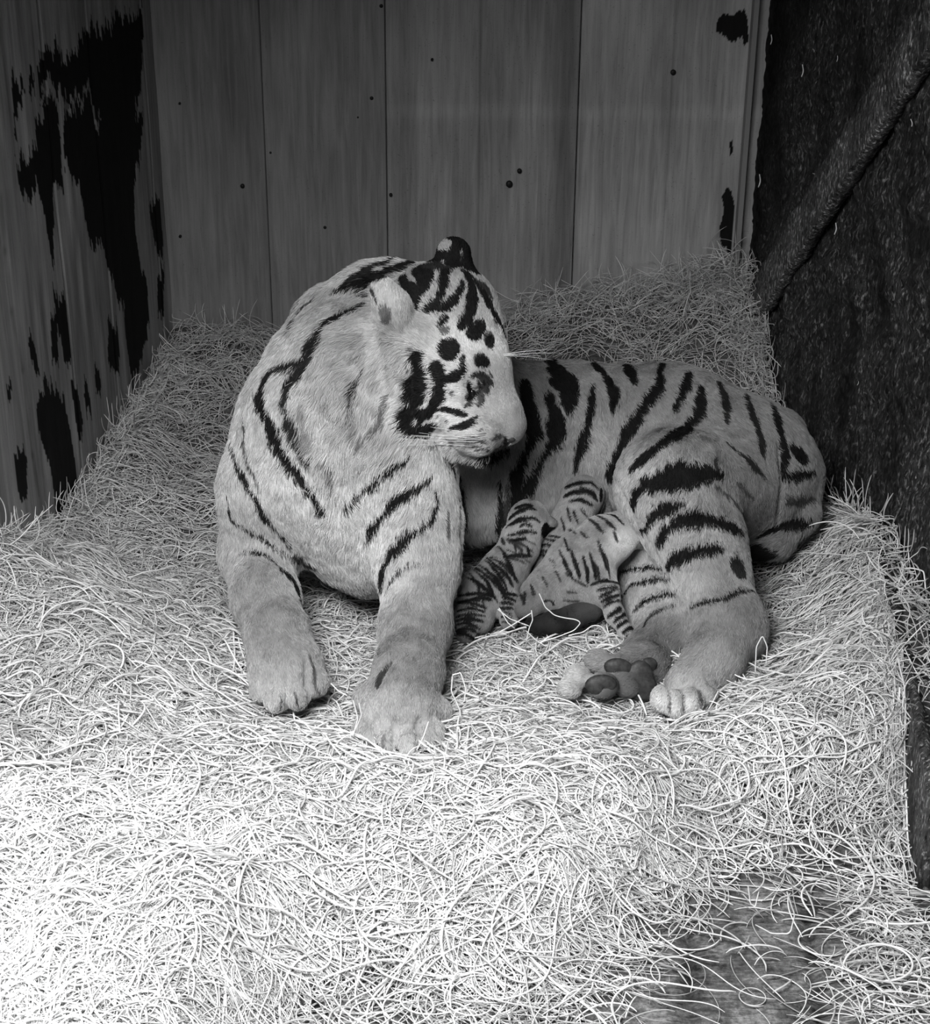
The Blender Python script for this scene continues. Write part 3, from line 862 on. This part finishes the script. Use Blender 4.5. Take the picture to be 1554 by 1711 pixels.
TGD = [g + () if g[0] < 880 or g[1] > 1060 else g[:5] + (g[5] * .8,) for g in TGD]
def back_wrap(P, N):
    """stripes carried on over the flank and back that face away from the camera"""
    away = smooth(-.02, .25, ((P - CAM) * N).sum(1) / np.linalg.norm(P - CAM, axis=1))
    t = P[:, 0] * 62 + P[:, 1] * 14 + 2.2 * noise3(P, 7)
    return away * smooth(.35, .6, np.sin(t) + .25 * noise3(P, 20)) * (P[:, 2] > .05)
tcoat = Coat(TP, TQ, TS, TGD, back_wrap, grow=1.38, soft=1)
D_, L_, T_ = tcoat.field(tcoat.P)
sd = tcoat.albedo(T_, tcoat.stripe(tcoat.P, tcoat.N, .003))
TROOT = (0.15, 2.85, 0.0)
tiger = root_empty('tiger', TROOT)
tag(tiger, 'large black-striped tigress lying on wood wool, head turned back over her cubs', 'tiger')
def tp(o): reparent(o, tiger); return o
tp(mesh_obj('body', tcoat.P, tcoat.Q, M_SKIN, shade=sd))
tp(build_fur(tcoat, FUR_N, M_FUR, None, r0=.00058, seed=5, skip=lambda c: 1 + 2.2 * np.exp(-.5 * (((c - atY(785, 620, 2.78)) / .10) ** 2).sum(1))))
M_PAD = NT('paw_pad_skin'); g_ = M_PAD.noise(M_PAD.coord(), 120, 4, .6); M_PAD.color(M_PAD.ramp(g_, [(.3, .02), (.7, .06)])); M_PAD.bump(g_, .3, .002); M_PAD.b.inputs['Roughness'].default_value = .45; M_PAD = M_PAD.m
def ellipsoid(name, c, r, axes, mat, parent, shade=.03, dent=0):
    vv, ff = [], []; nu, nv = 20, 12
    for j in range(nv + 1):
        th = math.pi * j / nv
        for i in range(nu):
            a = 2 * math.pi * i / nu
            q = np.array([math.sin(th) * math.cos(a), math.sin(th) * math.sin(a), math.cos(th)])
            q = q * (1 - dent * math.cos(3 * a) * math.sin(th))
            vv.append(c + axes @ (q * r))
    for j in range(nv):
        for i in range(nu): ff.append((j * nu + i, j * nu + (i + 1) % nu, (j + 1) * nu + (i + 1) % nu, (j + 1) * nu + i))
    return mesh_obj(name, vv, ff, mat, parent, shade=np.full(len(vv), shade))
SCR = np.stack([RIGHT, UP, -FWD], 1)
def rot2(a): c, s_ = math.cos(a), math.sin(a); return SCR @ np.array([[c, -s_, 0], [s_, c, 0], [0, 0, 1]])
for (x, y, rx, ry, a, dent) in ((1066, 1140, 33, 33, .3, .14), (1034, 1116, 25, 16, -.15, 0), (1004, 1144, 27, 17, .1, 0), (1082, 1112, 17, 13, .3, 0)):
    h = tcoat.hit(x, y)
    if h is None: h = atY(x, y, 2.5)
    s_ = mpp(h)
    tp(ellipsoid('paw_pad', h + FWD * .004, np.array([rx * s_, ry * s_, 7 * s_]), rot2(a), M_PAD, None, dent=dent))
# eye (nearly closed) and nose
M_EYE = simple('dark_eye', .01, .15, .5)
h = tcoat.hit(789, 655); s_ = mpp(h)
tp(ellipsoid('eye', h + FWD * .006, np.array([6 * s_, 11 * s_, 8 * s_]), rot2(.15), M_EYE, None))
h = tcoat.hit(854, 733)
if h is None: h = atY(854, 733, 2.72)
M_NOSE = simple('nose_leather', .05, .6)
tp(ellipsoid('nose', h + FWD * .008, np.array([8 * mpp(h), 6 * mpp(h), 10 * mpp(h)]), rot2(-.2), M_NOSE, None))
# whiskers
M_WHISK = simple('whisker_hair', .85, .4)
wg = np.random.default_rng(4)
for i in range(13):
    x, y = 770 + wg.uniform(0, 45), 724 + i * 1.6 + wg.uniform(-3, 3); a = tcoat.hit(x, y)
    if a is None: continue
    ex, ey = 675 + wg.uniform(-15, 45), y - 6 + wg.uniform(-6, 9)
    b = atY((x + ex) / 2, (y + ey) / 2 + wg.uniform(-1, 5), a[1] - .035); c = atY(ex, ey, a[1] - .05)
    tp(tube_curve('whisker', bez(a, b, c), .0007, .8, M_WHISK))
for (x, y, ex, ey) in ((842, 592, 930, 584), (842, 594, 940, 590), (842, 594, 925, 602), (840, 592, 905, 596), (768, 762, 732, 775), (775, 768, 745, 790)):
    a = tcoat.hit(x, y)
    if a is None: continue
    c = atY(ex, ey, a[1] + .04); b = (a + c) / 2 - np.array([0, 0, -.004])
    tp(tube_curve('whisker', bez(a, b, c), .0006, .8, M_WHISK))
# ------------------------------------------------------------------ the cubs
def cub(label, lo, hi, build, strokes, guides, n, rootpx, seed, ears=()):
    b = Body(lo, hi, .003); build(b); P, Q = b.mesh()
    coat = Coat(P, Q, parse(strokes), [g_[:5] + (g_[5] * .82,) for g_ in guides])
    _, _, T = coat.field(coat.P)
    r = root_empty('tiger_cub', tuple(atZ(rootpx[0], rootpx[1], 0.0)))
    tag(r, label, 'tiger cub', 'cubs nursing at the tigress')
    o = mesh_obj('body', coat.P, coat.Q, M_SKIN, shade=coat.albedo(T, coat.stripe(coat.P, coat.N, .002))); reparent(o, r)
    f = build_fur(coat, n, M_FUR, None, r0=.00042, seed=seed , lift=.42, frayed=.0015, jitter=.7, len_mul=1.0); reparent(f, r)
    return r, coat
def arcs(x0, y0, x1, y1, n, w, half, ang, wob=3, seed=1, bend=.15, dark=.95):
    """n cross stripes marching from one point to another: half = half length px, ang = tilt off perpendicular"""
    g = np.random.default_rng(seed); L = math.hypot(x1 - x0, y1 - y0); ux, uy = (x1 - x0) / L, (y1 - y0) / L
    out = ''
    for i in range(n):
        t = (i + .5) / n; cx, cy = x0 + ux * L * t, y0 + uy * L * t
        hx = half[0] + (half[1] - half[0]) * t; a = math.atan2(uy, ux) + math.pi / 2 + ang + g.normal(0, .12)
        l1, l2 = hx * g.uniform(.8, 1.15), hx * g.uniform(.8, 1.15)
        p = []
        for q in (-1, -.5, 0, .5, 1):
            l = q * (l1 if q < 0 else l2); bb = -bend * hx * q * q
            p.append('%.1f,%.1f' % (cx + math.cos(a) * l + ux * bb * -1 + g.normal(0, wob * .4), cy + math.sin(a) * l - uy * bb + g.normal(0, wob * .4)))
        out += '%.1f;%.2f ' % (w * g.uniform(.75, 1.25), dark) + ' '.join(p) + '\n'
    return out
def cub_a(b):
    b.blob(884, 868, 2.86, 32, .012); b.chain([(884, 868, 2.86, 30), (905, 885, 2.88, 22)], .012)      # head, muzzle in the belly fur
    b.blob(917, 874, 2.855, 13, .006, sc=(1, .6, 1)); b.blob(849, 890, 2.845, 10, .005, sc=(.7, .6, 1.1))                                  # ears
    b.chain([(880, 880, 2.86, 27), (868, 915, 2.83, 30), (842, 955, 2.80, 36), (808, 990, 2.76, 36), (795, 1030, 2.72, 32)], .02)
    b.chain([(800, 990, 2.76, 26), (786, 1030, 2.71, 22), (778, 1062, 2.67, 15)], .012)
    b.chain([(842, 975, 2.77, 24), (852, 1010, 2.74, 20), (850, 1035, 2.71, 16)], .012)
SA = arcs(878, 895, 862, 935, 5, 3.5, (20, 24), .1, seed=41, dark=.7) + arcs(855, 935, 800, 985, 9, 5.5, (32, 36), .05, seed=3, wob=1.5) + arcs(800, 985, 775, 1062, 9, 5.5, (34, 20), -.2, seed=4, wob=1.5) + arcs(852, 985, 846, 1040, 7, 4.5, (16, 10), .2, seed=5, wob=1.5) + '''
6.5;1;.5 850,865 865,853 887,846 898,851
6.5;1;.5 848,878 867,866 892,863 903,870
6;1;.5 860,848 877,842 892,844
5;1;.5 848,892 872,889 899,887
5;1;.5 868,880 877,872 889,878
5;1;.5 846,900 860,900 880,897
20;1;.9 914,876 918,884
3;-1;.8 908,866 920,868 925,878
5;.95 882,909 887,928
5;.9 840,894 845,909
4;.8 860,905 864,920
4;.8 872,912 874,924
6;.9 846,930 868,924 892,926
'''
GA = [(884, 850, -.2, 1, 5, .42), (880, 890, -.3, 1, 6, .44), (865, 930, -.5, 1, 7, .34), (840, 960, -.7, 1, 7, .30), (805, 990, -.5, 1, 7, .36), (790, 1030, -.2, 1, 6, .32), (775, 1060, -.2, 1, 5, .20), (850, 1010, 0, 1, 6, .32)]
cub('striped tiger cub nursing closest to the tigress\'s foreleg, back to the camera', (-.08, 2.55, -.05), (.24, 3.02, .30), cub_a, SA, GA, CUB_N, (810, 1060), 11)

def cub_b(b):
    b.blob(975, 826, 2.93, 33, .012); b.blob(944, 822, 2.93, 7, .006); b.blob(1006, 826, 2.94, 9, .006)
    b.chain([(974, 832, 2.93, 29), (958, 866, 2.90, 30), (930, 905, 2.88, 34), (905, 940, 2.86, 34)], .02)
    b.chain([(1000, 840, 2.95, 20), (1010, 870, 2.95, 16)], .012)
SB = '''7;1;.5 943,827 960,820 985,821 998,834
7;1;.5 945,812 965,806 987,804 1000,815
7;1;.5 958,795 980,789 1000,799
5;1;.5 968,813 990,820 996,828
5;1;.5 950,836 970,832 990,842
6;1;.5 1004,812 1003,836
4;.9 948,843 957,870
4;.9 970,846 983,862
4;.9 959,848 968,872
4;.9 938,860 946,886
5;.8 952,880 960,892
5;.8 1012,838 1006,860
''' + arcs(940, 890, 915, 935, 5, 4, (22, 28), 0, seed=8)
GB = [(975, 810, -.2, 1, 5, .38), (965, 850, -.4, 1, 7, .44), (945, 885, -.5, 1, 7, .42), (1000, 850, 0, 1, 6, .34), (915, 920, -.5, 1, 6, .32)]
cub('tiger cub with its boldly striped head raised highest against the belly', (.05, 2.72, .0), (.36, 3.08, .32), cub_b, SB, GB, int(CUB_N * .6), (960, 960), 12)

def cub_c(b):
    b.blob(1048, 885, 2.84, 30, .012); b.chain([(1048, 885, 2.84, 27), (1076, 905, 2.86, 15)], .012)
    b.blob(1046, 905, 2.805, 15, .008, sc=(1, .6, 1.2))
    b.chain([(1045, 885, 2.84, 30), (1010, 905, 2.82, 42), (965, 945, 2.79, 50), (925, 985, 2.76, 42), (895, 1000, 2.76, 32)], .02)
    b.chain([(975, 955, 2.78, 46), (990, 985, 2.76, 34)], .02)
    b.chain([(1005, 960, 2.78, 24), (1014, 990, 2.74, 20), (1028, 1028, 2.70, 15), (1046, 1056, 2.67, 11), (1058, 1064, 2.66, 9)], .012)   # tail
    b.chain([(905, 1000, 2.75, 26), (885, 1010, 2.72, 20), (872, 1020, 2.71, 12)], .012)
SC_ = '''4.5;.9;.5 945,895 953,918
4.5;.9;.5 936,914 950,946 960,966
5;.9;.5 955,914 965,946 971,965
5;.9;.5 975,924 982,951 985,972
5;.9;.5 987,920 994,946 999,967
5;.9;.5 1000,900 1008,925 1014,950
4.5;.8;.5 972,885 984,899
4.5;.8;.5 958,880 966,892
5;.8;.5 999,860 1014,868 1030,884
5;.8;.5 985,864 1000,874 1010,890
4;.7;.5 946,954 965,968 984,977
4;.7;.5 930,950 940,970
4;.7;.5 909,960 918,978
4;.7;.5 920,930 930,946
4;.9;.5 907,1004 920,998 929,1010
4;.6;.5 940,1000 970,1002
4;.6;.5 945,985 965,988
5;.8;.5 870,985 878,1008
5;.8;.5 888,972 893,995
''' + arcs(1010, 965, 1022, 1010, 5, 6, (22, 18), -.05, seed=13) + arcs(1024, 1015, 1058, 1066, 5, 7.5, (17, 12), 0, seed=14, dark=1) + \
      '''5;.9 925,905 945,890 975,868
4;.9 1004,858 1030,862 1044,878
4;.8 985,920 1000,950 1006,975
4;.8 1000,905 1015,935 1018,965
5;.8 880,985 875,1010
10;.9 1070,895 1078,908
5;.8 1025,885 1032,905
'''
GC = [(1045, 870, -.6, -.2, 6, .28), (1046, 905, 0, 1, 4, .95), (1047, 897, 0, 1, 4, .95), (1045, 913, 0, 1, 4, .9), (1000, 890, -.7, .6, 7, .34), (970, 930, -.6, .8, 7, .42), (990, 960, -.3, 1, 7, .40), (930, 970, -.7, .7, 7, .36), (895, 1000, -.6, 1, 6, .28), (1015, 990, .3, 1, 5, .45), (1040, 1045, .5, 1, 4, .60), (880, 1015, -.6, 1, 5, .18), (950, 1000, -.4, 1, 6, .40)]
rc, cc = cub('faintly striped tiger cub with pale round ear and dark-ringed tail, topmost on its littermates', (.06, 2.60, -.05), (.42, 2.95, .28), cub_c, SC_, GC, int(CUB_N * 1.2), (970, 1040), 13)
# its dark hind foot tucked under the belly
M_DKFUR = simple('dark_sole', .035, .6)
db = Body((.05, 2.60, -.05), (.34, 2.86, .14), .003)
db.chain([(990, 1016, 2.74, 20), (955, 1032, 2.71, 20), (925, 1040, 2.69, 18), (898, 1044, 2.68, 14)], .012)
for x_, y_ in ((886, 1040), (888, 1050), (898, 1054)): db.blob(x_, y_, 2.675, 8, .004)
P_, Q_ = db.mesh(); fc = Coat(P_, Q_, parse('4;.9 950,1020 952,1040\n4;.9 930,1030 932,1045'), [(980, 1018, -1, .4, 5, .09), (940, 1036, -1, .4, 5, .03), (900, 1045, -1, .5, 5, .02)])
o = mesh_obj('hind_foot', fc.P, fc.Q, M_SKIN, shade=fc.field(fc.P)[2]); reparent(o, rc); o['label'] = 'dark hind foot'
f = build_fur(fc, CUB_N // 6, M_FUR, None, r0=.00042, seed=15, lift=.35, frayed=.001); reparent(f, rc)
# ------------------------------------------------------------------ wood wool
FR = (-330, 470, 1900, 1900)
N_ = STR_N
P1, R1, S1 = strands(int(N_ * .76), 21, FR, (.05, .15), (.0004, .0009), .018, K=11, curl=11, dens=dens_bed, shade=(.30, .84))
P2, R2, S2 = strands(int(N_ * .26), 22, (-330, 800, 1900, 1900), (.06, .17), (.0007, .0014), .026, K=15, curl=17, dens=dens_front, shade=(.48, .92))
P3, R3, S3 = strands(int(N_ * .018), 23, (-330, 1000, 1900, 1900), (.12, .28), (.0011, .0017), .036, K=20, curl=14, dens=dens_front, shade=(.75, .95))
for i, (P_, R_, S_) in enumerate(((P1, R1, S1), (P2, R2, S2), (P3, R3, S3))):
    # keep the strands out of the animal
    o = curves_obj('wood_wool_strands', P_, R_, S_, M_WOOL, bed); o['kind'] = 'stuff'
# wisps standing against the walls and ragged rims
def tuft(n, seed, pts, lean, L, rr):
    g = np.random.default_rng(seed); K = 9; A = np.array(pts, float)
    seg = np.linalg.norm(np.diff(A[:, :2], axis=0), axis=1); cum = np.concatenate([[0], np.cumsum(seg)])
    t = g.uniform(0, cum[-1], n); px = np.interp(t, cum, A[:, 0]); py = np.interp(t, cum, A[:, 1]); hh = np.interp(t, cum, A[:, 2])
    base = np.stack([px + g.normal(0, .035, n), py + g.normal(0, .035, n)], -1); z, _ = bed_height(base[:, 0], base[:, 1])
    lo, hi = side_limits(base[:, 1]); base[:, 0] = np.clip(base[:, 0], lo + .01, hi - .01); base[:, 1] = np.minimum(base[:, 1], 4.12)
    P = np.zeros((n, K, 3)); d = unit(np.stack([g.normal(lean[0], .8, n), g.normal(lean[1], .5, n), g.uniform(.0, 1.0, n) * lean[2]], -1))
    c = np.stack([base[:, 0], base[:, 1], z + hh * g.random(n)], -1); cur = g.normal(0, 1, (n, 3)); cur[:, 2] -= .8
    ln = g.uniform(.5, 1.2, n) * L
    for k in range(K):
        P[:, k] = c; d = unit(d + cur * .22); c = c + d * (ln / (K - 1))[:, None]
        lo, hi = side_limits(c[:, 1]); c[:, 0] = np.clip(c[:, 0], lo, hi); c[:, 1] = np.minimum(c[:, 1], 4.13)
    R = g.uniform(*rr, n)[:, None] * np.ones(K)[None]; R[:, -1] *= .4
    return P, R, g.uniform(.34, .82, n)
tl = []
tl.append(tuft(1500, 31, [(-.72, 4.05, .03), (-.2, 4.08, .03), (.2, 4.08, .04), (.5, 4.05, .05), (.66, 4.0, .05)], (0, -.1, .7), .09, (.0005, .0009)))
tl.append(tuft(900, 32, [(.50, 4.05, .05), (.66, 4.02, .07), (.70, 3.8, .05)], (-.1, -.1, 1), .10, (.0005, .0010)))
tl.append(tuft(1400, 33, [(-.74, 4.0, .02), (-.80, 3.4, .03), (-.84, 2.9, .04), (-.86, 2.6, .04)], (.2, 0, .55), .08, (.0005, .0011)))
tl.append(tuft(1200, 34, [(.74, 3.8, .02), (.80, 3.2, .03), (.82, 2.8, .05), (.76, 2.45, .05), (.70, 2.1, .03)], (-.2, -.1, .5), .09, (.0006, .0013)))
tl.append(tuft(160, 35, [(-.17, 2.20, .0), (-.02, 2.19, .0), (.04, 2.30, .0)], (.1, .1, .4), .07, (.0007, .0013)))
P_, R_, S_ = (np.concatenate([t[i] for t in tl]) for i in range(3))
o = curves_obj('wood_wool_wisps', P_, R_, S_, M_WOOL, bed); o['kind'] = 'stuff'
# a few bold single strands that lie over the cubs and paws
bold = '''2.65 901,992 912,1016 930,1030 971,1037 962,1052 935,1063 886,1078
2.66 832,1018 852,1034 884,1046
2.66 834,1016 848,1040 860,1050
2.65 835,1056 860,1042 888,1024
2.65 888,1020 890,1036 884,1050 880,1070
2.64 880,1055 896,1070 912,1080
2.62 950,1062 975,1056 990,1045 1005,1046 1015,1060 1025,1058 1038,1076
2.42 1200,1155 1190,1175 1180,1192
2.50 1262,1122 1264,1080 1274,1062 1282,1080 1280,1110
2.40 398,1065 401,1080 408,1100
2.27 600,1175 604,1195 596,1215 582,1236
2.25 590,1170 598,1200 590,1230
2.24 716,1206 708,1230 696,1254
2.22 662,1262 665,1275 667,1282
2.30 756,1128 770,1124 778,1150 776,1172
2.30 756,1130 754,1155 768,1185 770,1198
2.30 553,1142 566,1155 580,1162
2.02 395,1400 440,1440 510,1478 538,1510 538,1545
1.95 1180,1440 1186,1470 1200,1500 1225,1512
1.93 1315,1490 1328,1530 1320,1560 1290,1560 1262,1545
1.92 1250,1480 1254,1510 1262,1515 1268,1490
2.2 1500,1100 1512,1150 1508,1180 1522,1200'''
bl = []
for ln in bold.split('\n'):
    Y_, *pp = ln.split(); q = np.array([atY(*map(float, p.split(',')), float(Y_)) for p in pp])
    zb, _ = bed_height(q[:, 0], q[:, 1]); q[:, 2] = np.maximum(q[:, 2], np.maximum(zb, FZ) + .004)
    s_ = np.linspace(0, 1, len(q)); t_ = np.linspace(0, 1, 14); bl.append(np.stack([np.interp(t_, s_, q[:, k]) for k in range(3)], -1))
bl = np.array(bl); R_ = np.full(bl.shape[:2], .0010); R_[:, -1] *= .5
o = curves_obj('loose_long_strands', bl, R_, np.full(len(bl), .92), M_WOOL, bed); o['kind'] = 'stuff'

# scraps of wood wool caught on the dark wall
proto = None
for i, (x, y, L, a, ho) in enumerate(((1353, 118, 20, 1.6, 'long upright scrap at top of'), (1372, 84, 10, 2.8, 'short flat scrap near the top of'), (1412, 98, 10, 1.4, 'small upright scrap right of the topmost on'),
                       (1372, 290, 11, .1, 'short level scrap above the diagonal brace on'), (1409, 382, 20, 1.5, 'hooked upright scrap below the brace on'), (1280, 302, 22, 1.5, 'looped scrap in the black corner of'),
                       (1300, 66, 16, 1.6, 'upright scrap beside the pale trim on'), (1538, 205, 14, 2.3, 'slanted scrap at the outer edge of'), (1447, 640, 10, 1.0, 'lowest small pale scrap on'))):
    c = on(RW, x, y, .016)
    if proto is None:
        t = np.linspace(-1, 1, 9); pts = np.stack([t * .5, .06 * np.cos(t * 2.5), .03 * np.sin(t * 3)], -1)
        proto = tube_curve('wood_wool_scrap', pts, .05, .8, M_WOOL, taper=False); o = proto
    else:
        o = proto.copy(); COL.objects.link(o)
    s_ = L * mpp(c); e3 = RW.e; M_ = np.stack([-e3 * -1, RW.n, np.array([0, 0, 1.])], 1)
    A_ = Matrix([[float(v) for v in r] for r in M_]).to_4x4() @ Matrix.Rotation(-a, 4, 'Y')
    o.matrix_world = Matrix.Translation(Vector(c)) @ A_ @ Matrix.Scale(s_, 4)
    tag(o, ho + ' the dark right wall', 'scrap', 'wood wool scraps stuck to the dark wall')
